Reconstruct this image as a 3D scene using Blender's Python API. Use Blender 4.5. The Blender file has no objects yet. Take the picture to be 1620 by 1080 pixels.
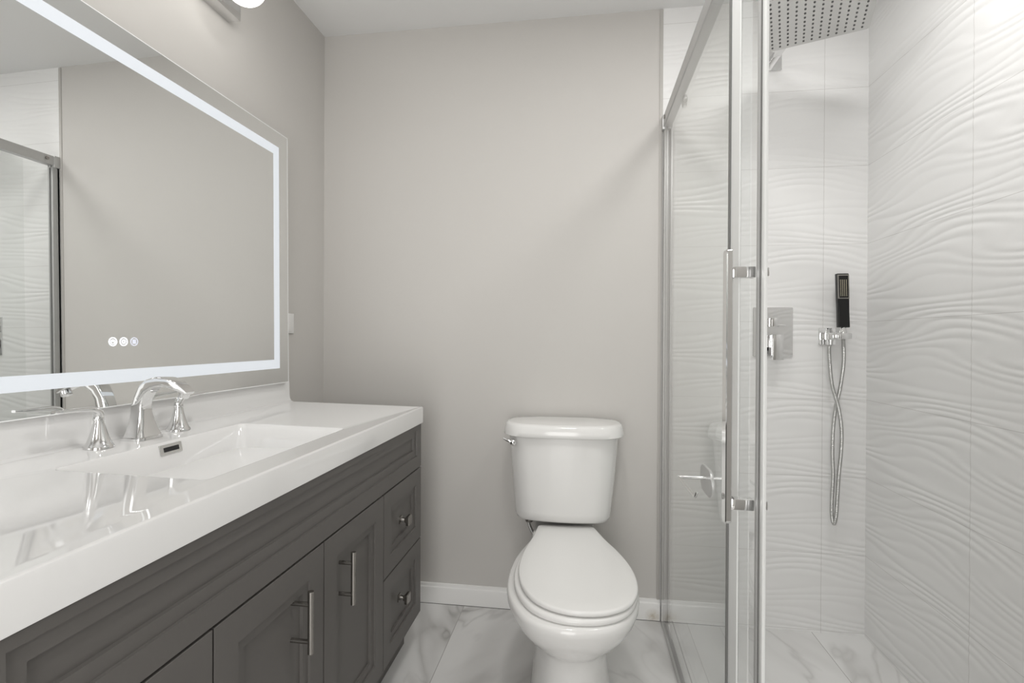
import bpy, bmesh, math
import numpy as np
from mathutils import Vector, Matrix

C = bpy.context.scene.collection
S = bpy.context.scene
PI = math.pi

# ------------------------------------------------------------------ camera
CAM_H = 1.1187
cam_d = bpy.data.cameras.new('camera')
cam_d.sensor_fit = 'HORIZONTAL'
cam_d.sensor_width = 36.0
cam_d.lens = 799.46 / 1620.0 * 36.0
cam_d.clip_start = 0.02
cam = bpy.data.objects.new('camera', cam_d)
C.objects.link(cam)
YAW, PIT, ROL = .139077, -.0037246, .0050829
r0 = Vector((math.cos(YAW), math.sin(YAW), 0))
f0 = Vector((-math.sin(YAW), math.cos(YAW), 0))
u0 = Vector((0, 0, 1))
f1 = f0 * math.cos(PIT) + u0 * math.sin(PIT)
u1 = u0 * math.cos(PIT) - f0 * math.sin(PIT)
r2 = r0 * math.cos(ROL) + u1 * math.sin(ROL)
u2 = u1 * math.cos(ROL) - r0 * math.sin(ROL)
cam.matrix_world = Matrix(((r2.x, u2.x, -f1.x, 0), (r2.y, u2.y, -f1.y, 0), (r2.z, u2.z, -f1.z, CAM_H), (0, 0, 0, 1)))
S.camera = cam

# ------------------------------------------------------------------ light + view
S.view_settings.view_transform = 'Standard'
S.view_settings.look = 'None'
S.view_settings.gamma = 1.0
S.view_settings.use_curve_mapping = False
S.view_settings.exposure = 0.0
w = bpy.data.worlds.new('world'); S.world = w; w.use_nodes = True
w.node_tree.nodes['Background'].inputs[0].default_value = (1.0, .985, .96, 1)
w.node_tree.nodes['Background'].inputs[1].default_value = 1.3

def area(name, loc, rot, size, power, col=(1, 1, 1), sy=None, shape='DISK'):
    l = bpy.data.lights.new(name, 'AREA'); l.energy = power; l.color = col
    l.shape = shape if sy is None else 'RECTANGLE'; l.size = size
    if sy: l.size_y = sy
    o = bpy.data.objects.new(name, l); o.location = loc; o.rotation_euler = rot
    C.objects.link(o); return o
area('shower_downlight_lamp', (.69, 1.22, 2.415), (0, 0, 0), .30, 7.2, (1, .985, .965))
area('room_fill_lamp', (-.05, .95, 2.415), (0, 0, 0), .26, 7.6, (1, .985, .965))  # added lamp, no source seen here; brightens the room and left wall
area('doorway_fill', (-.2, -1.30, 1.02), (PI / 2, 0, 0), 1.0, 25.0, (1, .99, .975), sy=1.9)  # added frontal fill from beyond the doorway, not a known source

# ------------------------------------------------------------------ materials
def mat(name, col, rough=.5, metal=0., spec=.5, coat=0., emit=None, es=0., trans=0., ior=1.45):
    m = bpy.data.materials.new(name); m.use_nodes = True
    b = m.node_tree.nodes['Principled BSDF']
    b.inputs['Base Color'].default_value = (*col, 1)
    b.inputs['Roughness'].default_value = rough
    b.inputs['Metallic'].default_value = metal
    b.inputs['Specular IOR Level'].default_value = spec
    b.inputs['Coat Weight'].default_value = coat
    b.inputs['Coat Roughness'].default_value = .03
    b.inputs['Transmission Weight'].default_value = trans
    b.inputs['IOR'].default_value = ior
    if emit:
        b.inputs['Emission Color'].default_value = (*emit, 1)
        b.inputs['Emission Strength'].default_value = es
    return m

class NT:
    """tiny node-building helper"""
    def __init__(s, m): s.t = m.node_tree; s.n = s.t.nodes
    def node(s, typ, **kw):
        n = s.n.new(typ)
        for k, v in kw.items(): setattr(n, k, v)
        return n
    def link(s, a, b): s.t.links.new(a, b)
    def math(s, op, a, b=None, c=None):
        n = s.node('ShaderNodeMath', operation=op)
        for i, v in enumerate((a, b, c)):
            if v is None: continue
            if isinstance(v, (int, float)): n.inputs[i].default_value = v
            else: s.link(v, n.inputs[i])
        return n.outputs[0]
    def pos(s):
        g = s.node('ShaderNodeNewGeometry'); x = s.node('ShaderNodeSeparateXYZ')
        s.link(g.outputs['Position'], x.inputs[0]); return g.outputs['Position'], x.outputs
    def line(s, v, period, offset, half):
        """1 on a line of half width `half` repeated every `period`"""
        a = s.math('SUBTRACT', v, offset); a = s.math('DIVIDE', a, period)
        a = s.math('FRACT', s.math('ADD', a, .5)); a = s.math('SUBTRACT', a, .5); a = s.math('ABSOLUTE', a)
        a = s.math('MULTIPLY', a, period)
        return s.math('LESS_THAN', a, half)
    def one(s, v, at, half):
        return s.math('LESS_THAN', s.math('ABSOLUTE', s.math('SUBTRACT', v, at)), half)
    def mix(s, f, a, b):
        n = s.node('ShaderNodeMix', data_type='RGBA')
        for sock, v in ((n.inputs[0], f), (n.inputs[6], a), (n.inputs[7], b)):
            if isinstance(v, (int, float)): sock.default_value = v
            elif isinstance(v, tuple): sock.default_value = (*v, 1)
            else: s.link(v, sock)
        return n.outputs[2]

M = {}
M['paint'] = mat('greige_wall_paint', (.568, .551, .527), .6, spec=.3)
M['ceil'] = mat('white_ceiling_paint', (.80, .80, .795), .7, spec=.25)
M['trim'] = mat('white_trim_paint', (.80, .795, .78), .35)
M['edge'] = mat('wall_edge_strip', (.50, .485, .46), .5)
M['cab'] = mat('charcoal_cabinet_paint', (.122, .115, .108), .42, spec=.4)
M['gap'] = mat('dark_recess', (.02, .02, .02), .7)
M['top'] = mat('white_cultured_marble', (.80, .797, .79), .05, spec=.55, coat=.5)
M['porc'] = mat('white_porcelain', (.80, .795, .78), .10, spec=.5, coat=.25)
M['seat'] = mat('white_seat_plastic', (.82, .815, .80), .22)
M['chrome'] = mat('polished_chrome', (.80, .80, .80), .05, 1.)
M['satin'] = mat('satin_aluminium', (.70, .70, .69), .22, 1.)
M['nickel'] = mat('brushed_dark_nickel', (.34, .325, .305), .26, 1.)
M['mirror'] = mat('mirror_silver', (.88, .89, .885), .0, 1.)
M['medge'] = mat('mirror_glass_edge', (.96, .97, .97), .25)  # near-white base stands in for LED light glowing in the edge
M['led'] = mat('frosted_led_band', (.34, .35, .36), .5, emit=(.89, .94, 1.0), es=.56)
M['icon'] = mat('touch_icon_white', (.9, .92, 1), .5, emit=(.93, .95, 1.0), es=.75)
M['icon2'] = mat('touch_icon_dim', (.7, .72, .8), .5, emit=(.72, .74, .86), es=.35)
M['globe'] = mat('frosted_lamp_glass', (.9, .9, .88), .4, emit=(1, .975, .94), es=5.2)
M['lens'] = mat('downlight_lens', (.9, .9, .9), .5, emit=(1, .97, .93), es=3.0)
M['black'] = mat('black_plastic', (.006, .006, .006), .25)
M['dots'] = mat('spray_nozzle_cream', (.55, .50, .38), .5)
M['rubber'] = mat('grey_nozzle_rubber', (.12, .12, .12), .6)
M['hose'] = mat('braided_steel_hose', (.55, .55, .54), .30, 1.)
M['plas'] = mat('white_plastic', (.78, .775, .76), .4)
M['caulk'] = mat('dark_floor_gap', (.09, .085, .08), .7)

def bump(m, scale, strength, stretch=None):
    k = NT(m); b = k.n['Principled BSDF']
    g = k.node('ShaderNodeNewGeometry'); mp = k.node('ShaderNodeMapping')
    if stretch: mp.inputs['Scale'].default_value = stretch
    k.link(g.outputs['Position'], mp.inputs[0])
    nz = k.node('ShaderNodeTexNoise'); nz.inputs['Scale'].default_value = scale; nz.inputs['Detail'].default_value = 3
    k.link(mp.outputs[0], nz.inputs['Vector'])
    bp = k.node('ShaderNodeBump'); bp.inputs['Strength'].default_value = strength; bp.inputs['Distance'].default_value = .002
    k.link(nz.outputs[0], bp.inputs['Height']); k.link(bp.outputs[0], b.inputs['Normal'])
k = NT(M['trim']); P_, X_ = k.pos()
vs = k.node('ShaderNodeVectorMath', operation='DISTANCE'); k.link(P_, vs.inputs[0]); vs.inputs[1].default_value = (.283, 2.07, .018)
nz = k.node('ShaderNodeTexNoise'); nz.inputs['Scale'].default_value = 90; nz.inputs['Detail'].default_value = 4; k.link(P_, nz.inputs['Vector'])
mr = k.node('ShaderNodeMapRange'); mr.inputs[1].default_value = .034; mr.inputs[2].default_value = .006; mr.inputs[3].default_value = 0; mr.inputs[4].default_value = 1
k.link(vs.outputs['Value'], mr.inputs[0])
f_ = k.math('MULTIPLY', mr.outputs[0], k.math('MULTIPLY', nz.outputs[0], 1.1))
k.link(k.mix(f_, (.80, .795, .78), (.42, .36, .26)), k.n['Principled BSDF'].inputs['Base Color'])
bump(M['paint'], 260, .06)
bump(M['ceil'], 200, .08)
bump(M['globe'], 260, .5)

# braided hose rings
k = NT(M['hose']); b_ = k.n['Principled BSDF']; P_, X_ = k.pos()
bp = k.node('ShaderNodeBump'); bp.inputs['Strength'].default_value = .6; bp.inputs['Distance'].default_value = .001
k.link(k.math('SINE', k.math('MULTIPLY', X_[2], 2 * PI / .0035)), bp.inputs['Height']); k.link(bp.outputs[0], b_.inputs['Normal'])

# thin clear glass: a see-through pane that reflects more towards grazing angles
def glass(name, tint):
    m = bpy.data.materials.new(name); m.use_nodes = True
    k = NT(m); k.n.clear()
    out = k.node('ShaderNodeOutputMaterial'); tr = k.node('ShaderNodeBsdfTransparent'); gl = k.node('ShaderNodeBsdfGlossy')
    tr.inputs[0].default_value = (*tint, 1); gl.inputs['Roughness'].default_value = 0.0
    gl.inputs['Color'].default_value = (1, 1, 1, 1)
    lw = k.node('ShaderNodeLayerWeight'); lw.inputs[0].default_value = .5
    f = k.math('MULTIPLY_ADD', k.math('POWER', lw.outputs['Facing'], 5.0), .96, .04)
    geo = k.node('ShaderNodeNewGeometry')          # one reflection per pane, on the face met first
    f = k.math('MULTIPLY', f, k.math('SUBTRACT', 1.0, geo.outputs['Backfacing']))
    mx = k.node('ShaderNodeMixShader')
    k.link(f, mx.inputs[0]); k.link(tr.outputs[0], mx.inputs[1]); k.link(gl.outputs[0], mx.inputs[2]); k.link(mx.outputs[0], out.inputs[0])
    return m
M['glass'] = glass('clear_shower_glass', (.985, .99, .987))
M['prof'] = mat('grey_edge_profile', (.42, .42, .415), .3)
M['frame'] = mat('brushed_frame_aluminium', (.56, .56, .555), .38, .6)
M['strip'] = mat('dark_edge_strip', (.17, .17, .165), .4)
M['chan'] = mat('grey_channel', (.46, .46, .455), .35, .25)
M['seal'] = mat('milky_seal_vinyl', (.80, .81, .80), .3)

# wavy white wall tile: colour + grout lines (the relief itself is in the mesh)
TZ0, TZP = .0085, .2962
def tile_mat(name, axis, vlines):
    m = mat(name, (.82, .817, .81), .30, spec=.45); k = NT(m); P, X = k.pos()
    g = k.line(X[2], TZP, TZ0, .0008)
    for v in vlines: g = k.math('MAXIMUM', g, k.one(X[axis], v, .0009))
    k.link(k.mix(g, (.82, .817, .81), (.62, .61, .595)), k.n['Principled BSDF'].inputs['Base Color'])
    return m
M['tile_b'] = tile_mat('wavy_white_tile_facing', 0, (.911,))
M['tile_r'] = tile_mat('wavy_white_tile_side', 1, (1.562, .650))

# veined marble-look porcelain floor
def marble(name, base, vein, xs, xoff, ys, yoff, ang, seed, grout, dens=.5):
    m = mat(name, base, .22, spec=.5); k = NT(m); P, X = k.pos()
    cell = k.node('ShaderNodeCombineXYZ')
    ix = k.math('FLOOR', k.math('DIVIDE', k.math('SUBTRACT', X[0], xoff), xs))
    iy = k.math('FLOOR', k.math('DIVIDE', k.math('SUBTRACT', X[1], yoff), ys))
    k.link(ix, cell.inputs[0]); k.link(iy, cell.inputs[1]); cell.inputs[2].default_value = seed
    wn = k.node('ShaderNodeTexWhiteNoise'); k.link(cell.outputs[0], wn.inputs['Vector'])
    flip = k.math('SUBTRACT', 1.0, k.math('MULTIPLY', k.math('FLOORED_MODULO', k.math('ADD', ix, iy), 2.0), 2.0))
    pm = k.node('ShaderNodeCombineXYZ'); k.link(k.math('MULTIPLY', X[0], flip), pm.inputs[0]); k.link(X[1], pm.inputs[1])
    mp = k.node('ShaderNodeMapping', vector_type='TEXTURE'); mp.inputs['Rotation'].default_value = (0, 0, ang); mp.inputs['Scale'].default_value = (1.0, 2.8, 1)
    k.link(pm.outputs[0], mp.inputs[0])
    add = k.node('ShaderNodeVectorMath', operation='MULTIPLY_ADD')
    k.link(wn.outputs['Color'], add.inputs[0]); add.inputs[1].default_value = (9, 9, 9); k.link(mp.outputs[0], add.inputs[2])
    mp = add
    warp = k.node('ShaderNodeTexNoise'); warp.inputs['Scale'].default_value = 4.0; warp.inputs['Detail'].default_value = 4
    k.link(mp.outputs[0], warp.inputs['Vector'])
    w2 = k.node('ShaderNodeVectorMath', operation='MULTIPLY_ADD'); k.link(warp.outputs['Color'], w2.inputs[0]); w2.inputs[1].default_value = (.16, .16, .16); k.link(mp.outputs[0], w2.inputs[2])
    def vein_layer(scale, width):
        n = k.node('ShaderNodeTexNoise'); n.inputs['Scale'].default_value = scale; n.inputs['Detail'].default_value = 2.5; n.inputs['Roughness'].default_value = .45
        k.link(w2.outputs[0], n.inputs['Vector'])
        a = k.math('ABSOLUTE', k.math('SUBTRACT', n.outputs[0], .5))
        return k.math('POWER', k.math('SUBTRACT', 1.0, k.math('MINIMUM', k.math('DIVIDE', a, width), 1.0)), 1.6)
    v1 = vein_layer(5.2, .030); v2 = vein_layer(3.6, .13)
    msk = k.node('ShaderNodeTexNoise'); msk.inputs['Scale'].default_value = 2.2; k.link(mp.outputs[0], msk.inputs['Vector'])
    mk = k.node('ShaderNodeMapRange'); mk.inputs[1].default_value = .38; mk.inputs[2].default_value = .62; k.link(msk.outputs[0], mk.inputs[0])
    f = k.math('MINIMUM', k.math('ADD', k.math('MULTIPLY', k.math('MULTIPLY', v1, mk.outputs[0]), dens), k.math('MULTIPLY', v2, dens * .62)), 1.0)
    col = k.mix(f, base, vein)
    g = k.math('MAXIMUM', k.line(X[0], xs, xoff, .0013), k.line(X[1], ys, yoff, .0013))
    k.link(k.mix(g, col, grout), k.n['Principled BSDF'].inputs['Base Color'])
    return m
M['floor'] = marble('veined_marble_floor_tile', (.75, .745, .735), (.36, .35, .34), .575, -.487, 1.22, .868, -.52, 3.1, (.40, .39, .38), .85)
M['sfloor'] = marble('veined_marble_shower_tile', (.80, .797, .79), (.50, .49, .48), .4635, .4146, 1.22, .868, .35, 8.3, (.45, .44, .425), .42)

# ------------------------------------------------------------------ object helpers
ROOT = {}
def thing(name, label, cat, loc, group=None, rot=None):
    o = bpy.data.objects.new(name, None); o.empty_display_size = .05; o.location = loc
    if rot: o.rotation_euler = rot
    C.objects.link(o); o['label'] = label; o['category'] = cat
    if group: o['group'] = group
    ROOT[o.name] = Vector(loc); return o

def link(name, me, m, parent=None, smooth=None, label=None, local=False, kind=None):
    """link mesh data given in world coordinates as one object under its parent"""
    if smooth is not None:
        for p in me.polygons: p.use_smooth = True
        me.set_sharp_from_angle(angle=math.radians(smooth))
    if not isinstance(m, (list, tuple)): m = [m]
    for x in m: me.materials.append(M[x])
    o = bpy.data.objects.new(name, me); C.objects.link(o)
    if parent is not None:
        o.parent = parent
        if not local:
            off = ROOT[parent.name]; me.transform(Matrix.Translation(-off)); ROOT[o.name] = off
        else: ROOT[o.name] = Vector((0, 0, 0))
    if label: o['label'] = label
    if kind: o['kind'] = kind
    return o

def bmesh_obj(name, bm, m, parent=None, smooth=40, label=None, local=False, kind=None):
    bmesh.ops.recalc_face_normals(bm, faces=bm.faces)
    me = bpy.data.meshes.new(name); bm.to_mesh(me); bm.free()
    return link(name, me, m, parent, smooth, label, local, kind)

def struct(name, bm, m, smooth=40):
    return bmesh_obj(name, bm, m, None, smooth, kind='structure')

def box(bm, a, b, bev=0., seg=2):
    a, b = Vector(a), Vector(b); r = bmesh.ops.create_cube(bm, size=1.0)
    c = (a + b) / 2; s = b - a
    for v in r['verts']: v.co = Vector((c.x + v.co.x * s.x, c.y + v.co.y * s.y, c.z + v.co.z * s.z))
    if bev:
        es = {e for v in r['verts'] for e in v.link_edges}
        bmesh.ops.bevel(bm, geom=list(es), offset=bev, segments=seg, profile=.5, affect='EDGES')
    return bm
def B(a, b, bev=0., seg=2): return box(bmesh.new(), a, b, bev, seg)

def loft(bm, loops, cap0=True, cap1=True, closed=False):
    vs = [[bm.verts.new(p) for p in L] for L in loops]; n = len(vs[0])
    m = len(vs)
    for i in range(m if closed else m - 1):
        a, b = vs[i], vs[(i + 1) % m]
        for j in range(n): bm.faces.new((a[j], a[(j + 1) % n], b[(j + 1) % n], b[j]))
    if not closed:
        if cap0: bm.faces.new(vs[0][::-1])
        if cap1: bm.faces.new(vs[-1])
    return bm

def rrect(cx, cy, hx, hy, r, n=5):
    """rounded rectangle outline as 2-D points"""
    r = min(r, hx * .999, hy * .999); out = []
    for sx, sy, a0 in ((1, 1, 0), (-1, 1, PI / 2), (-1, -1, PI), (1, -1, 1.5 * PI)):
        for i in range(n + 1):
            a = a0 + PI / 2 * i / n
            out.append((cx + sx * (hx - r) + r * math.cos(a), cy + sy * (hy - r) + r * math.sin(a)))
    return out

def catmull(pts, n, closed=False):
    P = [Vector(p) for p in pts]; out = []; m = len(P)
    segs = m if closed else m - 1
    for i in range(segs):
        p1, p2 = P[i], P[(i + 1) % m]
        p0 = P[(i - 1) % m] if (closed or i > 0) else p1 * 2 - p2
        p3 = P[(i + 2) % m] if (closed or i + 2 < m) else p2 * 2 - p1
        for j in range(n):
            t = j / n
            out.append(.5 * ((2 * p1) + (p2 - p0) * t + (2 * p0 - 5 * p1 + 4 * p2 - p3) * t * t + (3 * p1 - p0 - 3 * p2 + p3) * t ** 3))
    if not closed: out.append(P[-1].copy())
    return out

def tube(bm, pts, r, seg=12, shape=None, up=(0, 0, 1)):
    """sweep a circle (or an outline) along a path; r may vary per point"""
    P = [Vector(p) for p in pts]; loops = []; n = len(P)
    rs = r if isinstance(r, (list, tuple)) else [r] * n
    side = None
    for i in range(n):
        t = (P[min(i + 1, n - 1)] - P[max(i - 1, 0)]).normalized()
        if side is None:
            s = t.cross(Vector(up));
            if s.length < 1e-4: s = t.cross(Vector((1, 0, 0)))
            side = s.normalized()
        else: side = (side - t * side.dot(t)).normalized()
        nrm = side.cross(t)
        if shape: loops.append([P[i] + side * x * rs[i] + nrm * y * rs[i] for x, y in shape])
        else: loops.append([P[i] + (side * math.cos(2 * PI * j / seg) + nrm * math.sin(2 * PI * j / seg)) * rs[i] for j in range(seg)])
    return loft(bm, loops)

def lathe(bm, prof, origin, axis=(0, 0, 1), seg=32):
    """revolve (radius, height) pairs about an axis through origin"""
    ax = Vector(axis).normalized(); a = ax.cross(Vector((0, 0, 1)))
    if a.length < 1e-4: a = Vector((1, 0, 0))
    a.normalize(); b = ax.cross(a); o = Vector(origin)
    return loft(bm, [[o + ax * h + (a * math.cos(2 * PI * j / seg) + b * math.sin(2 * PI * j / seg)) * max(r, 1e-5) for j in range(seg)] for r, h in prof])

# ------------------------------------------------------------------ dimensions
XL, XR, YB, ZC = -1.1277, 1.0669, 2.0839, 2.44
YR = -.95                      # rear wall behind the camera
XE = .311                      # where painted back wall meets the tiled shower wall
XG = .325                      # shower glass line
YN = .12                       # near end of the shower, set so its wall partly blocks the doorway fill

# ------------------------------------------------------------------ room shell
struct('floor', B((XL - .1, YR - .1, -.1), (XG + .004, YB + .1, 0)), 'floor')
struct('floor_shower', B((XG + .004, YN - .1, -.1), (XR + .1, YB + .1, 0)), 'sfloor')
struct('ceiling', B((XL - .1, YR - .1, ZC), (XR + .1, YB + .1, ZC + .1)), 'ceil')
struct('wall_left', B((XL - .1, YR - .1, 0), (XL, YB + .1, ZC)), 'paint')
struct('wall_back', B((XL, YB, 0), (XE, YB + .1, ZC)), 'paint')
struct('wall_near_blocker', B((XG, YN - .1, 0), (XR + .1, YN, ZC)), 'paint')  # unseen wall, put back to keep the doorway fill off the shower
# unseen rear wall; its open doorway is added to let the fill in
bm = bmesh.new()
box(bm, (XL, YR - .1, 0), (-.62, YR, ZC)); box(bm, (.22, YR - .1, 0), (XR + .1, YR, ZC)); box(bm, (-.62, YR - .1, 2.05), (.22, YR, ZC))
struct('wall_rear', bm, 'paint')
struct('trim_1', B((XE - .013, YB - .004, .082), (XE + .0005, YB + .01, ZC - .003), .0015), 'edge')

# wavy relief tiles as real geometry
def relief(u, z, ph):
    zt = (z - TZ0) / TZP; uu = u / 1.15
    s = (10.2 * zt + .95 * np.sin(2 * PI * uu + ph) + .16 * np.sin(2 * PI * 2.2 * uu + 2 * ph)
         + .62 * np.sin(2 * PI * (1.2 * uu + zt) + ph) + .32 * np.sin(2 * PI * (1.5 * uu - 2 * zt) + 1.3 + ph)
         + .18 * np.sin(2 * PI * (.7 * uu + 3 * zt) + 2.1 * ph + .4))
    amp = .72 + .28 * np.sin(2 * PI * (1.1 * uu - zt) + 2.0 + ph)
    h = np.sqrt(np.sin(PI * s) ** 2 + .014)
    return .0019 * amp * h
def relief_wall(name, ua, ub, nu, axis, plane, inward, m, ph):
    us = np.linspace(ua, ub, nu); zs = np.linspace(0, ZC, 1221)
    U, Z = np.meshgrid(us, zs, indexing='ij'); Hh = relief(U, Z, ph)
    V = np.zeros((nu * len(zs), 3)); oth = 1 - axis
    V[:, axis] = U.ravel(); V[:, 2] = Z.ravel(); V[:, oth] = (plane + inward * Hh).ravel()
    nz = len(zs); i = np.arange(nu - 1)[:, None] * nz + np.arange(nz - 1)[None, :]
    q = np.stack([i, i + nz, i + nz + 1, i + 1], -1).reshape(-1, 4)
    if (axis == 1): q = q[:, ::-1]
    nf = len(q)
    # thick body behind the relief
    base = len(V)
    d = -inward * .1
    cor = []
    for z in (0, ZC):
        for u in (ua, ub):
            p = [0, 0, z]; p[axis] = u; p[oth] = plane + d; cor.append(p)
    V = np.vstack([V, cor])
    me = bpy.data.meshes.new(name)
    faces = [tuple(int(x) for x in f) for f in q]
    a0, a1, b0, b1 = 0, nz - 1, (nu - 1) * nz, (nu - 1) * nz + nz - 1
    c00, c10, c01, c11 = base, base + 1, base + 2, base + 3      # (ua,0) (ub,0) (ua,ZC) (ub,ZC)
    faces.append((c00, c01, c11, c10))
    faces.append(tuple([c00, c10] + [int(x) * nz for x in range(nu - 1, -1, -1)]))
    faces.append(tuple([c01, c11][::-1] + [int(x) * nz + nz - 1 for x in range(nu)]))
    faces.append(tuple([c01, c00] + list(range(0, nz))))
    faces.append(tuple([c10, c11] + [(nu - 1) * nz + x for x in range(nz - 1, -1, -1)]))
    me.from_pydata([tuple(v) for v in V], [], faces)
    me.update()
    o = link(name, me, m, None, 60); o['kind'] = 'structure'; return o
relief_wall('wall_shower', XE, XR + .0005, 60, 0, YB, -1, 'tile_b', 0.3)
relief_wall('wall_right', YN - .1, YB + .0005, 140, 1, XR, -1, 'tile_r', 1.7)

# baseboard
def baseboard(name, x0, x1):
    bm = bmesh.new(); pr = [(0, 0), (-.013, 0), (-.013, .058), (-.011, .066), (-.0065, .070), (-.005, .080), (0, .082)]
    loft(bm, [[(x, YB + d, z + .0015) for d, z in pr] for x in (x0, x1)])
    struct(name, bm, 'trim', 30)
baseboard('baseboard_back', XL + .001, XE - .0005)
struct('trim_2', B((XL + .001, YB - .014, -.0005), (XE - .0005, YB - .001, .0017)), 'caulk')
struct('trim_3', B((XG + .0325, YN, .0), (XG + .0360, YB - .004, .0012)), 'caulk')

# ------------------------------------------------------------------ vanity cabinet
VY0, VY1, VX = .394, 1.787, -.584
cab = thing('vanity_cabinet', 'charcoal painted bathroom vanity cabinet under the white sink top', 'cabinet', (-.86, 1.09, 0))
bm = bmesh.new(); XB = VX - .0205
box(bm, (XL + .003, VY0, .118), (XB, VY0 + .018, .8125)); box(bm, (XL + .003, VY1 - .018, .118), (XB, VY1, .8125)); box(bm, (XL + .003, VY0 + .0181, .118), (XL + .015, VY1 - .0181, .8125))
box(bm, (XL + .0151, VY0 + .0181, .118), (XB, VY1 - .0181, .136)); box(bm, (XB - .018, VY0 + .0181, .1361), (XB, VY1 - .0181, .8125))
bmesh_obj('body', bm, 'cab', cab, None)
bmesh_obj('toe_kick', B((XL + .003, VY0 + .004, 0), (-.645, VY1 - .004, .1185)), 'cab', cab)
def front(name, y0, y1, z0, z1, f, f2, parent=cab, top=0.):
    g = .0022
    y0 += g; y1 -= g; z0 += g; z1 -= g
    def R(i, x):
        t = top if i > .01 else 0.      # a slimmer top rail where asked for
        return [(x, y0 + i, z0 + i), (x, y1 - i, z0 + i), (x, y1 - i, z1 - i + t), (x, y0 + i, z1 - i + t)]
    L = [R(0, VX - .0200), R(0, VX - .0008), R(.0008, VX), R(f, VX), R(f + .0008, VX - .0050),
         R(f + f2, VX - .0054), R(f + f2 + .0010, VX - .0120)]
    bm = bmesh.new(); loft(bm, L)
    return bmesh_obj(name, bm, 'cab', parent, None)
G1, G2, G3 = 1.437, 1.086, .7354
front('false_front', VY0, VY1, .6545, .8125, .044, .024, cab, .028)
d1 = front('door', G2, G1, .122, .6540, .057, .021)
d2 = front('door', G3, G2, .122, .6540, .057, .021)
q1 = front('drawer', G1, VY1, .3955, .6540, .053, .021)
q2 = front('drawer', G1, VY1, .122, .3950, .053, .021)
q3 = front('drawer', VY0, G3, .3955, .6540, .053, .021)
q4 = front('drawer', VY0, G3, .122, .3950, .053, .021)
def bar_handle(door, y):
    bm = bmesh.new(); x = VX + .031
    tube(bm, [(x, y, .4685), (x, y, .597)], .0062, 20)
    for z in (.4925, .5695): tube(bm, [(VX - .0122, y, z), (x, y, z)], .0048, 16)
    bmesh_obj('bar_handle', bm, 'nickel', door, 40, 'brushed nickel bar handle')
bar_handle(d1, 1.170); bar_handle(d2, .974)
def knob(dr, y, z):
    bm = bmesh.new()
    def sq(x, h, c): return [(x, y + a, z + b) for a, b in rrect(0, 0, h, h, c, 2)]
    x = VX - .0123
    loft(bm, [sq(x, .0115, .001), sq(x + .004, .0115, .001), sq(x + .0065, .0065, .001), sq(x + .016, .0052, .001), sq(x + .022, .0085, .001),
              sq(x + .0255, .0150, .002), sq(x + .0335, .0155, .002), sq(x + .0365, .0135, .002)])
    bmesh_obj('knob', bm, 'nickel', dr, 30, 'square polished nickel knob')
knob(q1, 1.605, .521); knob(q2, 1.595, .268); knob(q3, .565, .521); knob(q4, .565, .268)

# ------------------------------------------------------------------ sink top
top = thing('bathroom_sink', 'white one-piece sink top with shallow rectangular basin on the charcoal cabinet', 'sink', (-.86, 1.09, .8135))
TF, TZ, TB, TY0, TY1 = -.578, .8713, XL + .002, .385, 1.791
def tz(x): return (TF - x) * .0165          # the top rises a little towards the wall
def ring(x0, x1, y0, y1, r, z, n=6):
    return [(a, b, z + tz(a)) for a, b in rrect((x0 + x1) / 2, (y0 + y1) / 2, (x1 - x0) / 2, (y1 - y0) / 2, r, n)]
BX0, BX1, BY0, BY1 = -.966, -.650, .800, 1.322
bm = bmesh.new()
def oring(i, z, flat=False):
    return [(a, b, (z + (0 if flat else tz(a)))) for a, b in rrect((TB + TF) / 2, (TY0 + TY1) / 2, (TF - TB) / 2 - i, (TY1 - TY0) / 2 - i, .004, 6)]
L = [oring(.0, .8137, True), oring(.0, TZ - .004), oring(.0012, TZ - .0012), oring(.004, TZ), oring(.010, TZ - .0003), oring(.014, TZ - .0012)]
L += [ring(BX0 - .006, BX1 + .006, BY0 - .006, BY1 + .006, .020, TZ - .0012), ring(BX0, BX1, BY0, BY1, .016, TZ - .0022)]
loft(bm, L, cap0=True, cap1=False)
slab = bmesh_obj('countertop', bm, 'top', top, 35)
bm = bmesh.new()
Lb = []
for dz, ib, iff, il, ir, r in ((0, 0, 0, 0, 0, .016), (.004, .0025, .004, .004, .004, .018), (.012, .005, .012, .009, .009, .022), (.040, .0112, .028, .018, .018, .030), (.080, .020, .045, .030, .030, .04),
                               (.105, .028, .060, .042, .042, .05), (.120, .038, .078, .060, .060, .06), (.128, .055, .098, .085, .085, .06), (.132, .078, .120, .12, .12, .055), (.135, .120, .145, .21, .21, .03)):
    Lb.append(ring(BX0 + ib, BX1 - iff, BY0 + il, BY1 - ir, r, TZ - .0022 - dz))
loft(bm, Lb, cap0=False, cap1=True)
# outside shell so the bowl has thickness
loft(bm, [ring(BX0, BX1, BY0, BY1, .016, TZ - .0022), ring(BX0 - .012, BX1 + .012, BY0 - .012, BY1 + .012, .02, TZ - .012), ring(BX0 - .004, BX1 - .03, BY0 + .01, BY1 - .01, .04, TZ - .09), ring(BX0 + .05, BX1 - .11, BY0 + .1, BY1 - .1, .04, TZ - .150)], cap0=False, cap1=True)
me_b = bmesh_obj('basin', bm, 'top', top, 50)
bm = bmesh.new()
pr = [(TB, .8745), (TB, .9545), (TB + .001, .9560), (-1.1085, .9560), (-1.1070, .9546), (-1.1045, .905), (-1.1030, .892), (-1.0985, .884), (-1.0905, .8800), (-1.0860, .8787)]
loft(bm, [[(x, y, z) for x, z in pr] for y in (TY0 + .0005, TY1 - .0025)])
bmesh_obj('backsplash', bm, 'top', top, 30)
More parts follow.
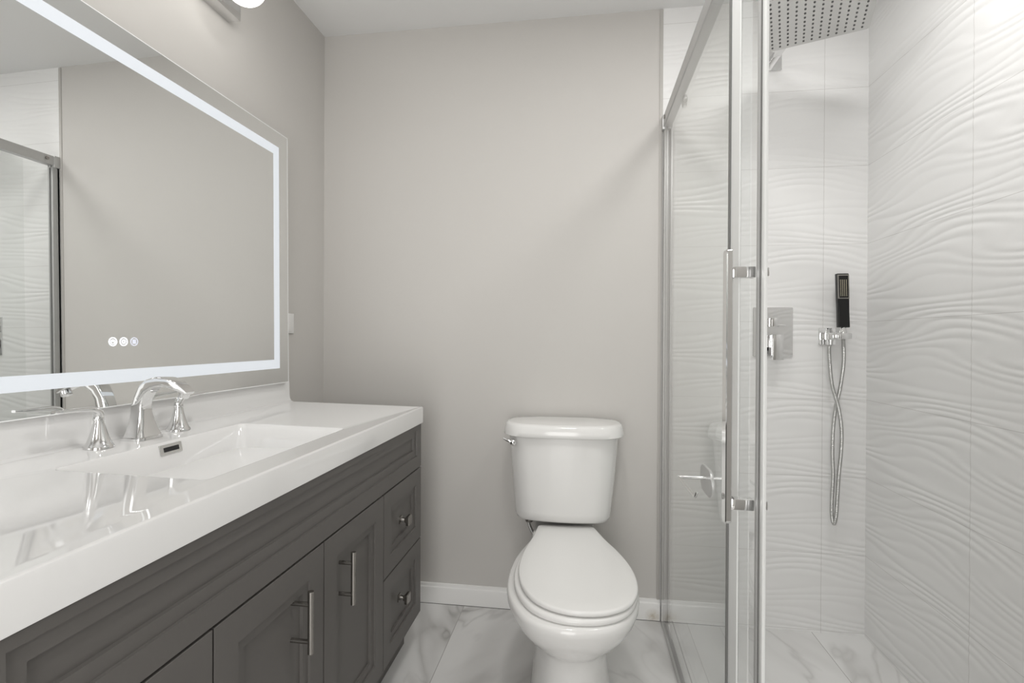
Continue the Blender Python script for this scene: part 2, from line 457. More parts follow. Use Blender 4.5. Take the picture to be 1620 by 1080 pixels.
# overflow on the back face of the basin
ofx, ofy, ofz = BX0 + .0068, 1.066, .8585
bm = bmesh.new()
ro = rrect(0, 0, .032, .0115, .0025, 4); ri = rrect(0, 0, .0225, .0052, .0008, 4)
sl = .22
def on(p, d): return (ofx + d + (-p[1]) * sl, ofy + p[0], ofz + p[1])
loft(bm, [[on(p, -.003) for p in ro], [on(p, .0016) for p in ro], [on((p[0] * .965, p[1] * .92), .0024) for p in ro], [on(p, .0022) for p in ri], [on(p, -.0002) for p in ri]], cap0=False, cap1=False)
ov = bmesh_obj('overflow', bm, 'satin', top, 30, 'chrome framed overflow slot')
bm = bmesh.new(); loft(bm, [[on(p, -.003) for p in ri], [on(p, .0010) for p in ri]])
bmesh_obj('slot', bm, 'gap', ov, None)
bm = bmesh.new(); lathe(bm, [(.0, .0), (.030, .0), (.031, .002), (.026, .004), (.012, .006), (0, .0065)], (-.86, 1.066, TZ - .0022 - .135 + tz(-.86)))
bmesh_obj('drain', bm, 'chrome', top)

# ------------------------------------------------------------------ faucet
def ztop(x): return TZ + tz(x)
FX, FY = -1.040, 1.0725
fau = thing('faucet', 'chrome widespread faucet with arched spout and two levers on the white sink top', 'faucet', (FX, FY, ztop(FX)))
zf = ztop(FX) - .0012
bm = bmesh.new()
# (x, z, half-width y, half-depth, direction angle)
spine = [((FX, zf), .0365, .0265, 90), ((FX, zf + .006), .0365, .0265, 90), ((FX, zf + .0075), .0335, .0240, 90), ((FX - .001, zf + .022), .0275, .0205, 90), ((FX - .002, zf + .042), .0215, .0175, 90),
         ((FX - .003, zf + .062), .0175, .0155, 90), ((FX - .003, zf + .078), .0165, .0145, 88), ((FX + .002, zf + .098), .0160, .0135, 76), ((FX + .013, zf + .118), .0172, .0135, 56),
         ((FX + .030, zf + .132), .0178, .0130, 32), ((FX + .050, zf + .1375), .0180, .0120, 8), ((FX + .072, zf + .1365), .0180, .0110, -14), ((FX + .094, zf + .1295), .0172, .0095, -26), ((FX + .112, zf + .1190), .0150, .0070, -33), ((FX + .124, zf + .1110), .0135, .0035, -36)]
L = []
for (x, z), hw, hd, ang in spine:
    a = math.radians(ang); nx, nz = -math.sin(a), math.cos(a)
    L.append([(x + nx * v, FY + u, z + nz * v) for u, v in rrect(0, 0, hw, hd, min(hw, hd) * .32, 4)])
loft(bm, L)
sp = bmesh_obj('spout', bm, 'chrome', fau, 38)
bm = bmesh.new(); lathe(bm, [(.0, 0), (.010, 0), (.0115, .002), (.0115, .012), (.009, .014), (0, .014)], (FX + .108, FY, zf + .1005), (.35, 0, .94), 24)
bmesh_obj('aerator', bm, 'chrome', sp)
for y, s in ((.966, -1), (1.185, 1)):
    hx = -1.044; z0 = ztop(hx) - .0012
    bm = bmesh.new()
    lathe(bm, [(.0, 0), (.0275, 0), (.0275, .004), (.0262, .0065), (.0235, .010), (.0185, .023), (.0145, .037), (.0115, .050), (.0098, .0585), (.0098, .0605), (.0112, .0610), (.0112, .0640), (.0095, .0648), (.0088, .070), (.0, .070)], (hx, y, z0), seg=40)
    hd = bmesh_obj('handle', bm, 'chrome', fau, 30)
    path = catmull([(hx, y, z0 + .060), (hx + .0005, y, z0 + .0715), (hx + .001, y + s * .006, z0 + .081), (hx + .001, y + s * .020, z0 + .0865), (hx, y + s * .045, z0 + .0885), (hx - .001, y + s * .075, z0 + .0895), (hx - .002, y + s * .094, z0 + .0910)], 5)
    bm = bmesh.new(); L = []
    n = len(path)
    for i, p in enumerate(path):
        t = (path[min(i + 1, n - 1)] - path[max(i - 1, 0)]).normalized(); q = i / (n - 1)
        ax = Vector((1, 0, 0)); nn = ax.cross(t).normalized()
        hw = .0088 - .0012 * q if q < .9 else .0077 * (1 - (q - .9) * 3.5); ht = .0080 * (1 - q) ** 1.2 + .0026
        L.append([p + ax * u + nn * v for u, v in rrect(0, 0, hw, ht, min(hw, ht) * .75, 4)])
    loft(bm, L); bmesh_obj('lever', bm, 'chrome', hd, 45)

# ------------------------------------------------------------------ lit mirror
MW, MH = 1.365, .9065
mir = thing('wall_mirror', 'large frameless mirror with a lit frosted border on the left wall', 'mirror', (-1.0855, 1.7505, .9565), rot=None)
mir.rotation_euler = Matrix.Rotation(math.radians(-.5), 3, 'Z').to_quaternion().to_euler()
mir.rotation_euler = (Matrix.Rotation(math.radians(-.5), 3, 'Z') @ Matrix.Rotation(math.radians(-.5), 3, 'Y')).to_euler()
# local axes: x out of the wall, y along the wall (mirror spans -MW..0), z up
bmesh_obj('glass', B((-.005, -MW, 0), (0, 0, MH), .0006, 1), 'mirror', mir, None, local=True)
gl = [o for o in bpy.data.objects if o.name == 'glass'][0]
bm = bmesh.new()
e = .0019
def rect(y0, y1, z0, z1, x): return [(x, y0, z0), (x, y1, z0), (x, y1, z1), (x, y0, z1)]
loft(bm, [rect(-MW - .0002, .0002, -.0002, MH + .0002, -.0052), rect(-MW - .0002, .0002, -.0002, MH + .0002, .0002), rect(-MW + e, -e, e, MH - e, .0002), rect(-MW + e, -e, e, MH - e, -.0052)], closed=True)
bmesh_obj('polished_edge', bm, 'medge', mir, None, local=True)
bo, bi = .0545, .0865
def lring(i, x): return rect(-MW + i, -i, i, MH - i, x)
bm = bmesh.new(); loft(bm, [lring(bo, -.001), lring(bo, .0004), lring(bi, .0004), lring(bi, -.001)], closed=True)
bmesh_obj('light_band', bm, 'led', mir, None, 'lit frosted white border', local=True)
bmesh_obj('backing_box', B((-.026, -MW + .02, .001), (-.0055, -.02, MH - .02), .001), 'plas', mir, None, local=True)
# touch buttons
def flat_ring(bm, cy, cz, ro, ri, a0=0, a1=2 * PI, n=40, x0=.0002, x1=.0007):
    full = abs(a1 - a0 - 2 * PI) < 1e-6
    A = [a0 + (a1 - a0) * i / (n if full else n - 1) for i in range(n)]
    vs = [[bm.verts.new((x, cy + r * math.cos(a), cz + r * math.sin(a))) for a in A] for r, x in ((ro, x0), (ro, x1), (ri, x1), (ri, x0))]
    for i in range(n if full else n - 1):
        j = (i + 1) % n
        for q in range(4):
            a, b = vs[q], vs[(q + 1) % 4]; bm.faces.new((a[i], a[j], b[j], b[i]))
    if not full:
        bm.faces.new([v[0] for v in vs]); bm.faces.new([v[-1] for v in vs][::-1])
IZ = .1525
for i, y in enumerate((-.7050, -.6770, -.6485)):
    m_ = 'icon' if i < 2 else 'icon2'
    bm = bmesh.new(); flat_ring(bm, y, IZ, .0106, .0083)
    bt = bmesh_obj('touch_button', bm, m_, mir, None, ('ring-shaped touch button with power symbol', 'ring-shaped touch button with brightness symbol', 'dim ring-shaped touch button with demister symbol')[i], local=True)
    bm = bmesh.new()
    if i == 0:
        flat_ring(bm, y, IZ - .0004, .0058, .0040, PI / 2 + .55, PI / 2 + 2 * PI - .55, 30)
        box(bm, (.0002, y - .0009, IZ - .001), (.0007, y + .0009, IZ + .0058))
    elif i == 1:
        flat_ring(bm, y, IZ, .0040, .0022)
        for q in range(8):
            a = q * PI / 4; c, s_ = math.cos(a), math.sin(a)
            pts = [(c * r - s_ * t, s_ * r + c * t) for r, t in ((.0036, -.0009), (.0058, -.0009), (.0058, .0009), (.0036, .0009))]
            loft(bm, [[(x, y + p, IZ + z) for p, z in pts] for x in (.0002, .0007)])
    else:
        for q in range(3):
            zz = IZ + (q - 1) * .0030
            pth = [(.00045, y - .0042 + t * .0084, zz + .0008 * math.sin(t * 2 * PI)) for t in [a / 10 for a in range(11)]]
            tube(bm, pth, .0009, 6)
        box(bm, (.0002, y - .0045, IZ - .0055), (.0004, y + .0045, IZ + .0055))
    bmesh_obj('symbol', bm, m_, bt, None, local=True)

# ------------------------------------------------------------------ vanity light
vl = thing('vanity_light', 'chrome wall light bar with frosted round shades above the mirror', 'lamp', (XL, 1.063, 2.2))
LY0, LY1 = .649, 1.477
bmesh_obj('bar', B((XL + .0005, LY0, 2.126), (XL + .043, LY1, 2.236), .0012), 'chrome', vl, 30)
for y in (.772, 1.063, 1.354):
    xc, zc = -.982, 2.152
    bm = bmesh.new(); lathe(bm, [(.0, 0), (.022, 0), (.022, .030), (.030, .034), (.030, .052), (0, .052)], (XL + .0432, y, zc + .02), (1, 0, 0), 28)
    arm = bmesh_obj('socket', bm, 'chrome', vl)
    bm = bmesh.new(); R_ = .0585
    bmesh.ops.create_uvsphere(bm, u_segments=40, v_segments=24, radius=R_)
    bmesh.ops.translate(bm, vec=(xc, y, zc), verts=bm.verts)
    bmesh_obj('glass_shade', bm, 'globe', vl, 80)

# wall plate beside the mirror
sw = thing('switch_plate', 'white wall plate peeking out beside the mirror edge on the left wall', 'switch', (XL, 1.809, 1.177))
bmesh_obj('plate', B((XL + .0005, 1.774, 1.1385), (XL + .006, 1.8445, 1.2155), .0015), 'plas', sw, 30)
bmesh_obj('rocker', B((XL + .0055, 1.793, 1.146), (XL + .0085, 1.826, 1.208), .001), 'plas', sw, 30)

# ------------------------------------------------------------------ toilet
TX, TYW = -.073, YB - .014
toi = thing('toilet', 'white two-piece toilet with closed lid against the greige wall', 'toilet', (-.05, 1.65, 0))
BA = math.radians(4.6)
def bl(px, py, z):
    """bowl axis frame: turned slightly towards the shower about the tank centre"""
    dx, dy = px, py - 1.97
    return (TX + dx * math.cos(BA) - dy * math.sin(BA) + .009, 1.97 + dx * math.sin(BA) + dy * math.cos(BA), z)
def outline(tab, n=72):
    """symmetric outline from (y, half width) pairs, back to front"""
    right = [(w_, y) for y, w_ in tab]; left = [(-w_, y) for y, w_ in tab[::-1] if w_ > 1e-6]
    pts = right + left
    if right[0][0] > 1e-6: pass
    cr = catmull([(p[0], p[1], 0) for p in pts], 12, closed=True)
    # even resample
    d = [0]
    for i in range(len(cr)): d.append(d[-1] + (cr[(i + 1) % len(cr)] - cr[i]).length)
    out = []; j = 0
    for q in range(n):
        s = d[-1] * q / n
        while d[j + 1] < s: j += 1
        f = (s - d[j]) / max(d[j + 1] - d[j], 1e-9); p = cr[j].lerp(cr[(j + 1) % len(cr)], f); out.append((p.x, p.y))
    return out
rim = outline([(1.925, .0), (1.923, .085), (1.90, .118), (1.82, .148), (1.72, .178), (1.62, .193), (1.52, .1955), (1.44, .183), (1.37, .154), (1.325, .115), (1.297, .060), (1.289, 0)])
def sect(z, sx, yf, yb=1.923):
    a, b = 1.289, 1.925
    return [bl(x * sx, yf + (y - a) * (yb - yf) / (b - a), z) for x, y in rim]
bm = bmesh.new()
loft(bm, [sect(0, .66, 1.375, 1.86), sect(.012, .655, 1.378, 1.86), sect(.05, .62, 1.392, 1.86), sect(.12, .575, 1.405, 1.86), sect(.18, .545, 1.412, 1.87), sect(.215, .54, 1.408, 1.88), sect(.235, .575, 1.392, 1.89),
          sect(.255, .665, 1.366, 1.905), sect(.28, .785, 1.338, 1.915), sect(.31, .90, 1.312, 1.92), sect(.335, .965, 1.298, 1.923), sect(.355, .995, 1.290), sect(.368, 1.0, 1.289), sect(.376, .992, 1.2915), sect(.381, .965, 1.299)])
bowl = bmesh_obj('bowl', bm, 'porc', toi, 60)
seat_o = outline([(1.930, .0), (1.928, .085), (1.905, .107), (1.80, .135), (1.70, .163), (1.60, .1795), (1.52, .182), (1.44, .170), (1.375, .142), (1.335, .106), (1.309, .055), (1.302, 0)])
lid_o = outline([(1.926, .0), (1.925, .095), (1.905, .106), (1.80, .128), (1.70, .155), (1.60, .172), (1.52, .1745), (1.44, .163), (1.378, .136), (1.340, .100), (1.316, .052), (1.309, 0)])
def plate(name, o, z0, z1, r, m, parent, dome=0, skew=0.):
    cy = 1.6
    def sc(k_, z, lift=0): return [bl(x * k_ + (1.92 - y) * skew, cy + (y - cy) * k_, z) for x, y in o]
    k1 = 1 - r / .18
    L = [sc(k1, z0), sc(1 - r * .3 / .18, z0 + r * .3), sc(1, z0 + r), sc(1, z1 - r), sc(1 - r * .3 / .18, z1 - r * .3), sc(k1, z1)]
    if dome: L += [sc(.82, z1 + dome * .6), sc(.5, z1 + dome), sc(.2, z1 + dome)]
    bm = bmesh.new(); loft(bm, L); return bmesh_obj(name, bm, m, parent, 60)
plate('seat', seat_o, .3815, .400, .006, 'seat', toi, 0, .020)
plate('seat_lid', lid_o, .4025, .4175, .005, 'seat', toi, .002, .036)
for sx in (-.07, .07):
    bm = bmesh.new(); p = bl(sx, 1.908, .382)
    box(bm, (p[0] - .018, p[1] + .010, .379), (p[0] + .018, p[1] + .030, .4005), .004)
    bmesh_obj('hinge', bm, 'seat', toi)
# deck joining bowl and tank
bm = bmesh.new()
loft(bm, [[(TX + .004 + x, y, z) for x, y in rrect(0, 1.965, hx, hy, .03, 5)] for z, hx, hy in ((.20, .085, .09), (.30, .10, .10), (.37, .11, .105), (.384, .115, .10), (.390, .112, .098))])
bmesh_obj('rear_deck', bm, 'porc', toi, 50)
# tank
def tank_loop(z, hw, d, rr=.045, bow=.020, cx=0., n=8):
    yb = TYW; yf = TYW - d; out = []
    for x, y in rrect(0, (yb + yf) / 2, hw, d / 2, rr, n):
        if y < (yb + yf) / 2: y -= bow * (1 - (x / hw) ** 2)
        out.append((TX + cx + x, y, z))
    return out
def densify(L):
    out = []
    for i in range(len(L)):
        a, b = Vector(L[i]), Vector(L[(i + 1) % len(L)]); m = max(1, int((b - a).length / .02))
        for j in range(m): out.append(a.lerp(b, j / m))
    return out
def tank_lp(z, hw, d, rr, bow, cx=0.):
    # densify the plain rounded rectangle first so the bow stays smooth
    base = rrect(0, 0, 1, 1, .4, 8)
    pts = []
    prm = rrect(0, 0, hw, d / 2, rr, 8)
    segs = len(prm)
    for i in range(segs):
        a, b = prm[i], prm[(i + 1) % segs]; m = 12 if (i % 9 == 8) else 1
        for j in range(m):
            pts.append((a[0] + (b[0] - a[0]) * j / m, a[1] + (b[1] - a[1]) * j / m))
    out = []
    for x, y in pts:
        wgt = max(0., min(1., .5 - y / d)); yy = y + TYW - d / 2
        out.append((TX + cx + x, yy - bow * (1 - (x / hw) ** 2) * wgt, z))
    return out
bm = bmesh.new()
loft(bm, [tank_lp(.424, .140, .11, .05, .02, -.002), tank_lp(.427, .162, .135, .05, .02, -.002), tank_lp(.434, .176, .15, .05, .022, -.002), tank_lp(.447, .184, .160, .07, .024, -.002), tank_lp(.47, .1865, .164, .075, .025, -.002), tank_lp(.60, .198, .172, .08, .026), tank_lp(.735, .209, .180, .085, .026), tank_lp(.757, .210, .181, .085, .026)])
tank = bmesh_obj('tank', bm, 'porc', toi, 60)
bm = bmesh.new()
loft(bm, [tank_lp(.7555, .216, .188, .085, .022), tank_lp(.7560, .226, .197, .085, .022), tank_lp(.759, .2290, .200, .085, .022), tank_lp(.775, .2275, .198, .085, .022), tank_lp(.793, .2235, .194, .085, .021), tank_lp(.799, .2205, .191, .083, .020), tank_lp(.8025, .214, .185, .08, .019), tank_lp(.8038, .204, .175, .075, .017), tank_lp(.804, .10, .08, .03, .01)])
bmesh_obj('tank_lid', bm, 'porc', toi, 60)
# flush lever
lx, lz = -.257, .7335
bm = bmesh.new(); lathe(bm, [(0, 0), (.0125, 0), (.0125, .006), (.010, .011), (.004, .0145), (0, .015)], (lx, 1.882, lz), (-.15, -1, 0), 24)
fl = bmesh_obj('flush_lever', bm, 'chrome', tank, 40, 'chrome flush lever')
bm = bmesh.new(); pth = catmull([(lx, 1.877, lz), (lx - .018, 1.876, lz + .006), (lx - .036, 1.880, lz + .014)], 6)
tube(bm, pth, [.0065 - .002 * i / (len(pth) - 1) for i in range(len(pth))], 10)
bmesh_obj('arm', bm, 'chrome', fl, 60)
# water supply
bm = bmesh.new()
tube(bm, catmull([(-.205, 1.975, .427), (-.207, 1.975, .405), (-.200, 1.985, .375), (-.175, 2.00, .32), (-.165, 2.02, .26), (-.17, 2.04, .20)], 6), .0065, 10)
sh = bmesh_obj('supply_hose', bm, 'hose', toi, 60, 'braided steel supply hose')
bm = bmesh.new(); lathe(bm, [(0, 0), (.014, 0), (.016, .004), (.016, .016), (.010, .020), (0, .020)], (-.205, 1.975, .405), seg=12)
bmesh_obj('coupling_nut', bm, 'nickel', sh, 30)
bm = bmesh.new(); tube(bm, [(-.17, YB - .0005, .195), (-.17, 2.03, .195)], .009, 12); lathe(bm, [(0, 0), (.024, 0), (.022, .006), (0, .006)], (-.17, YB - .0005, .195), (0, -1, 0), 20)
bmesh_obj('stop_valve', bm, 'chrome', toi)

# ------------------------------------------------------------------ shower screen (fixed) with its rail
scr = thing('shower_screen', 'fixed clear glass shower panel with chrome wall channel and top rail', 'shower screen', (.317, 1.6, 0))
XF = .3165
bmesh_obj('glass_panel', B((XF - .004, 1.152, .012), (XF + .004, YB - .012, 1.960), .0008, 1), 'glass', scr, None)
bm = bmesh.new()
box(bm, (.3135, YB - .034, .0), (.3200, YB - .003, 2.002), .001); box(bm, (.3212, YB - .030, .0), (.3285, YB - .003, 2.002), .001); box(bm, (.339, YB - .030, 0), (.346, YB - .003, 2.002), .001); box(bm, (.3135, YB - .012, 0), (.346, YB - .003, 2.002), .001)
bmesh_obj('wall_channel', bm, 'chan', scr, 30)
bm = bmesh.new(); box(bm, (.310, YN + .001, 1.959), (.342, YB - .022, 2.003), .002)
rail = bmesh_obj('top_rail', bm, 'frame', scr, 30)
bm = bmesh.new(); box(bm, (.306, YB - .030, 1.950), (.346, YB - .003, 2.006), .003)
bmesh_obj('wall_bracket', bm, 'frame', rail, 30)
bm = bmesh.new(); lathe(bm, [(0, 0), (.008, 0), (.008, .003), (0, .003)], (.3095, YB - .060, 1.985), (-1, 0, 0), 20)
bmesh_obj('stop_screw', bm, 'nickel', rail, 30)
bm = bmesh.new(); box(bm, (.3125, YN + .001, .0005), (.3205, YB - .004, .010), .001); box(bm, (.3275, YN + .001, .0005), (.3350, YB - .004, .014), .001)
bmesh_obj('bottom_track', bm, 'satin', scr, 30)
bm = bmesh.new(); box(bm, (.3206, YN + .001, .0003), (.3274, YB - .004, .003))  # dark strip: shade between the tracks put into its colour
bmesh_obj('track_gap_shade', bm, 'caulk', scr, None)
bm = bmesh.new(); box(bm, (XF - .0048, 1.147, .014), (XF + .0048, 1.157, 1.958), .001)
bmesh_obj('edge_strip', bm, 'strip', scr, None, 'dark edge strip of fixed panel')
bm = bmesh.new(); box(bm, (XF - .0015, 1.088, .014), (XF + .0015, 1.1465, 1.958), .0006, 1)
bmesh_obj('vinyl_seal', bm, 'seal', scr, None, 'milky vinyl seal strip')

# sliding shower door, slid open along the fixed panel
dor = thing('shower_door', 'sliding clear glass shower door with long chrome bar handle', 'shower door', (.331, 1.4, .012))
XD = .3310
bmesh_obj('glass_panel', B((XD - .004, 1.014, .014), (XD + .004, 1.935, 1.952), .0008, 1), 'glass', dor, None)
bm = bmesh.new(); box(bm, (XD - .0055, 1.0005, .014), (XD + .0055, 1.015, 1.952), .001)
es_ = bmesh_obj('edge_profile', bm, 'prof', dor, 30)
bm = bmesh.new(); box(bm, (XD - .0045, .9968, .014), (XD + .0045, 1.0004, 1.952))
bmesh_obj('edge_gasket', bm, 'strip', es_, None, 'dark gasket line')
bm = bmesh.new(); box(bm, (XD - .003, .979, .014), (XD + .003, .9967, 1.952), .001)
bmesh_obj('vinyl_seal', bm, 'seal', dor, 30, 'milky vinyl seal strip')
HY, HX = 1.031, .2785
bm = bmesh.new()
pl = rrect(0, 0, .0145, .2645, .008, 6)
loft(bm, [[(HX + dx, HY + a * k_, 1.0305 + (b if k_ == 1 else b * .996)) for a, b in pl] for dx, k_ in ((-.0055, .86), (-.004, 1), (.0045, 1), (.006, .9))])
hnd = bmesh_obj('handle', bm, 'chrome', dor, 30)
for z in (1.2505, .8035):
    bm = bmesh.new(); box(bm, (HX + .004, HY - .0105, z - .0105), (XD - .0042, HY + .0105, z + .0105), .0012)
    so = bmesh_obj('standoff', bm, 'chrome', hnd, 30)
    bm = bmesh.new(); box(bm, (XD + .0042, HY - .010, z - .0085), (XD + .021, HY + .010, z + .0085), .002)
    bmesh_obj('inner_knob', bm, 'chrome', hnd, 30)
for y in (1.80, 1.06):
    bm = bmesh.new(); lathe(bm, [(0, 0), (.019, 0), (.021, .002), (.021, .010), (.015, .013), (0, .013)], (XD + .0042, y, 1.938), (1, 0, 0), 28)
    rl = bmesh_obj('roller', bm, 'satin', dor, 40)

# ------------------------------------------------------------------ roll holder stuck on the door
trh = thing('toilet_roll_holder', 'empty brushed metal toilet roll holder stuck on the fixed shower glass', 'toilet roll holder', (XF - .006, 1.330, .766))
xp = XF - .0043
HYc, HZc = 1.330, .766
ol = [(HYc + a, HZc + b) for a, b in rrect(0, 0, .060, .0335, .033, 10)]
bm = bmesh.new(); loft(bm, [[(xp - d, HYc + (y - HYc) * s, HZc + (z - HZc) * s) for y, z in ol] for d, s in ((0, 1), (.0025, 1), (.0035, .985))])
bmesh_obj('mounting_plate', bm, 'frame', trh, 30)
bm = bmesh.new()
tube(bm, [(xp - .003, HYc, HZc + .006), (xp - .071, HYc, HZc + .006)], .0042, 16)
bmesh_obj('post', bm, 'satin', trh, 40)
bm = bmesh.new(); xb = xp - .069
tube(bm, catmull([(xb, HYc, HZc + .006), (xb, HYc - .04, HZc + .007), (xb, HYc - .14, HZc + .011), (xb, HYc - .172, HZc + .012), (xb + .0005, HYc - .186, HZc + .013), (xb + .002, HYc - .192, HZc + .018), (xb + .003, HYc - .194, HZc + .025)], 5), .0032, 12)
bmesh_obj('roll_bar', bm, 'satin', trh, 60)

# ------------------------------------------------------------------ rain shower head
hx_, hy_, hz_, HR = .734, 1.728, 2.150, math.radians(-20.5)
shd = thing('rain_shower', 'large square chrome rain shower head on a wall arm', 'shower head', (hx_, hy_, hz_))
ca, sa = math.cos(HR), math.sin(HR)
def hp(u, v, z): return (hx_ + u * ca - v * sa, hy_ + u * sa + v * ca, z)
bm = bmesh.new()
sq = rrect(0, 0, .1525, .1525, .010, 4)
loft(bm, [[hp(u * k_, v * k_, z) for u, v in sq] for k_, z in ((.992, hz_), (1, hz_ + .001), (1, hz_ + .006), (.99, hz_ + .0075))])
face = bmesh_obj('head_plate', bm, 'satin', shd, 30)
bm = bmesh.new()
for i in range(12):
    for j in range(12):
        u, v = (i - 5.5) * .0238, (j - 5.5) * .0238
        L = [[hp(u + r * math.cos(a), v + r * math.sin(a), z) for a in [q * PI / 4 for q in range(8)]] for r, z in ((.0032, hz_ + .0005), (.0030, hz_ - .0018), (.0018, hz_ - .0022))]
        loft(bm, L)
bmesh_obj('nozzle_grid', bm, 'rubber', face, 40, 'grid of dark rubber nozzles')
fx, fz = .718, 2.199
bm = bmesh.new(); loft(bm, [[(fx + u * k_, y, fz + v * k_) for u, v in rrect(0, 0, .036, .036, .004, 4)] for y, k_ in ((YB + .001, 1), (YB - .008, 1), (YB - .0095, .96))])
bmesh_obj('wall_flange', bm, 'chrome', shd, 30)
bm = bmesh.new()
ap = [(fx, YB - .008, fz), (fx + .003, 1.95, fz + .001), (hx_, hy_ + .03, fz + .002)]
tube(bm, ap, 1.0, shape=rrect(0, 0, .0125, .0095, .0015, 3))
bmesh_obj('arm', bm, 'chrome', shd, 30)
bm = bmesh.new(); lathe(bm, [(0, 0), (.022, 0), (.022, .008), (.012, .012), (.012, .040), (.016, .042), (.016, .058), (0, .058)], (hx_, hy_, hz_ + .0072), seg=24)
bmesh_obj('swivel_joint', bm, 'chrome', shd, 30)

# ------------------------------------------------------------------ shower valve
val = thing('shower_valve', 'square chrome shower valve plate with two lever handles on wavy tile', 'shower valve', (.728, YB, 1.154))
def slab_y(bm, x0, x1, z0, z1, ya, yb_, bev=.001): return box(bm, (x0, yb_, z0), (x1, ya, z1), bev)
bm = bmesh.new(); ol = rrect(.7285, 1.1537, .073, .0955, .005, 4)
loft(bm, [[(.7285 + (x - .7285) * k_, y, 1.1537 + (z - 1.1537) * k_) for x, z in ol] for y, k_ in ((YB + .001, 1), (YB - .006, 1), (YB - .0075, .985))])
bmesh_obj('plate', bm, 'chrome', val, 30)
bm = bmesh.new(); slab_y(bm, .709, .733, 1.174, 1.206, YB - .0076, YB - .052); 
dv = bmesh_obj('diverter', bm, 'chrome', val, 30)
bm = bmesh.new(); tube(bm, [(.733, YB - .042, 1.179), (.762, YB - .042, 1.177)], .0028, 10)
bmesh_obj('lever_pin', bm, 'chrome', dv, 40)
bm = bmesh.new(); slab_y(bm, .7135, .7425, 1.094, 1.140, YB - .0076, YB - .044); slab_y(bm, .7085, .7472, 1.047, 1.142, YB - .0435, YB - .066)
bmesh_obj('handle', bm, 'chrome', val, 30)

# ------------------------------------------------------------------ hand shower, bracket, hose
brk = thing('hand_shower_bracket', 'square chrome wall outlet with holder arm on wavy tile', 'bracket', (.924, YB, 1.137))
bm = bmesh.new(); ol = rrect(.9245, 1.137, .0300, .0325, .003, 3)
loft(bm, [[(.9245 + (x - .9245) * k_, y, 1.137 + (z - 1.137) * k_) for x, z in ol] for y, k_ in ((YB + .001, 1), (YB - .006, 1), (YB - .007, .97))])
bmesh_obj('wall_plate', bm, 'chrome', brk, 30)
bm = bmesh.new(); box(bm, (.909, YB - .050, 1.124), (.936, YB - .0068, 1.151), .002)
bmesh_obj('outlet_block', bm, 'chrome', brk, 30)
bm = bmesh.new(); lathe(bm, [(0, 0), (.0105, 0), (.0105, .006), (.0085, .0065), (.0085, .018), (0, .018)], (.9225, YB - .036, 1.124), (0, 0, -1), 20)
bmesh_obj('outlet_spigot', bm, 'chrome', brk, 40)
bm = bmesh.new(); box(bm, (.930, YB - .0505, 1.127), (.9400, YB - .030, 1.150), .0015); box(bm, (.9350, YB - .086, 1.127), (.9740, YB - .036, 1.150), .003)
bmesh_obj('holder_arm', bm, 'chrome', brk, 30)

hs = thing('hand_shower', 'slim black stick hand shower standing in its chrome holder', 'hand shower', (.955, YB - .061, 1.15))
hsx, hsy, z0, z1 = .9545, YB - .061, 1.170, 1.369
def hl(z, hw, hd, r=.003): 
    t = (z - z0) / (z1 - z0); cx = hsx - .0045 * t
    return [(cx + u, hsy + .004 * t + v, z) for u, v in rrect(0, 0, hw, hd, r, 3)]
bm = bmesh.new(); loft(bm, [hl(z0, .0185, .009), hl(z0 + .001, .0195, .010), hl(z0 + .06, .0190, .010), hl(z0 + .090, .0192, .0105), hl(z0 + .100, .0196, .0105), hl(z1 - .001, .0200, .010), hl(z1, .019, .009)])
body = bmesh_obj('body', bm, 'black', hs, 30)
bm = bmesh.new(); L0 = []
def fc(u, z, d): 
    t = (z - z0) / (z1 - z0); return (hsx - .0045 * t + u, hsy + .004 * t - .0103 - d, z)
za, zb = z0 + .106, z1 - .004
bm = bmesh.new(); bars = ((-.0195, -.0160, za, zb), (.0160, .0195, za, zb), (-.0160, .0160, zb - .004, zb), (-.0160, .0160, za, za + .003))
for u0_, u1_, a, b in bars:
    loft(bm, [[fc(u0_, a, d), fc(u1_, a, d), fc(u1_, b, d), fc(u0_, b, d)] for d in (-.001, .0012)])
bmesh_obj('face_frame', bm, 'nickel', body, None, 'grey metal frame round the spray face')
bm = bmesh.new()
for i in range(4):
    for j in range(13):
        u = (i - 1.5) * .0066; z = za + .011 + j * .0048
        loft(bm, [[(lambda p: p)(fc(u + r * math.cos(q * PI / 3), z + r * math.sin(q * PI / 3), d)) for q in range(6)] for r, d in ((.0017, -.0005), (.0015, .0016))])
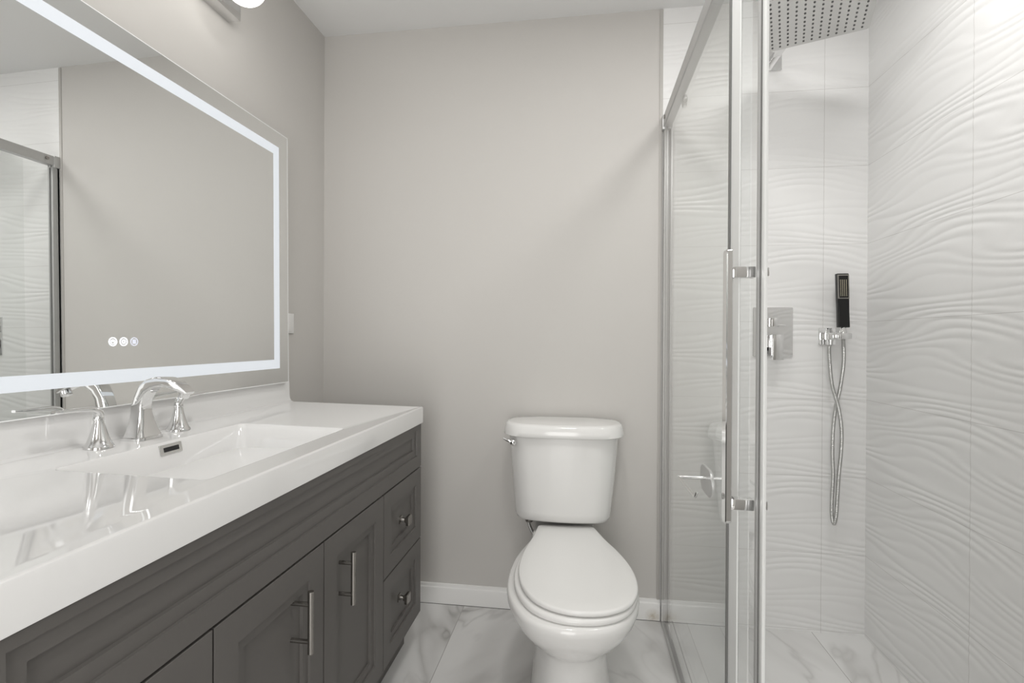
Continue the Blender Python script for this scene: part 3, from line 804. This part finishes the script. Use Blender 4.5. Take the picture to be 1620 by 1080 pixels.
bmesh_obj('spray_nozzles', bm, 'dots', body, None, 'cream spray nozzles')
bm = bmesh.new(); lathe(bm, [(0, 0), (.0125, 0), (.0125, .004), (.0105, .010), (.0085, .020), (0, .020)], (hsx + .0005, hsy, 1.1505), seg=24)
bmesh_obj('cone_connector', bm, 'chrome', hs, 40)
zc_ = lambda py: 1.1187 - (py - 544.6) * .00245 * .974
def hz(px, py, y): 
    # measured run of the hose, as a place on a vertical plane at depth y
    return ((px - 1337.0) * .002370 + .9660, y, zc_(py))
A = [(.9225, YB - .036, 1.110), hz(1316.5, 560, YB - .037), hz(1320, 612, YB - .042), hz(1326, 646, YB - .060), hz(1330.5, 678, YB - .062), hz(1331, 712, YB - .06), hz(1328.5, 752, YB - .056), hz(1326.5, 792, YB - .056), hz(1324.6, 818, YB - .057),
     hz(1322.5, 830, YB - .052), hz(1320.8, 818, YB - .045), hz(1321, 792, YB - .044), hz(1322.5, 755, YB - .044), hz(1321, 718, YB - .045), hz(1322, 678, YB - .045), hz(1326, 646, YB - .044), hz(1331, 615, YB - .050), hz(1334, 574, YB - .058), (hsx + .0005, hsy, 1.127), (hsx + .0005, hsy, 1.1515)]
bm = bmesh.new(); tube(bm, catmull(A, 10), .0064, 14)
bmesh_obj('hose', bm, 'hose', hs, 60, 'long looping steel hose')

# ------------------------------------------------------------------ ceiling downlights (unseen; the one over the room is added for fill)
for (x, y, lab) in ((.69, 1.22, 'round white recessed ceiling light over the shower'), (-.05, .95, 'unseen round white recessed ceiling light added to fill the room')):
    dl = thing('recessed_light', lab, 'ceiling light', (x, y, ZC))
    bm = bmesh.new(); lathe(bm, [(.080, 0), (.098, 0), (.096, .006), (.082, .009), (.080, .006)], (x, y, ZC - .0003), (0, 0, -1), 40)
    bmesh_obj('trim_ring', bm, 'plas', dl, 40)
    bm = bmesh.new(); lathe(bm, [(0, 0), (.080, 0), (.080, .004), (0, .004)], (x, y, ZC - .0003), (0, 0, -1), 40)
    bmesh_obj('lens', bm, 'lens', dl, 40)
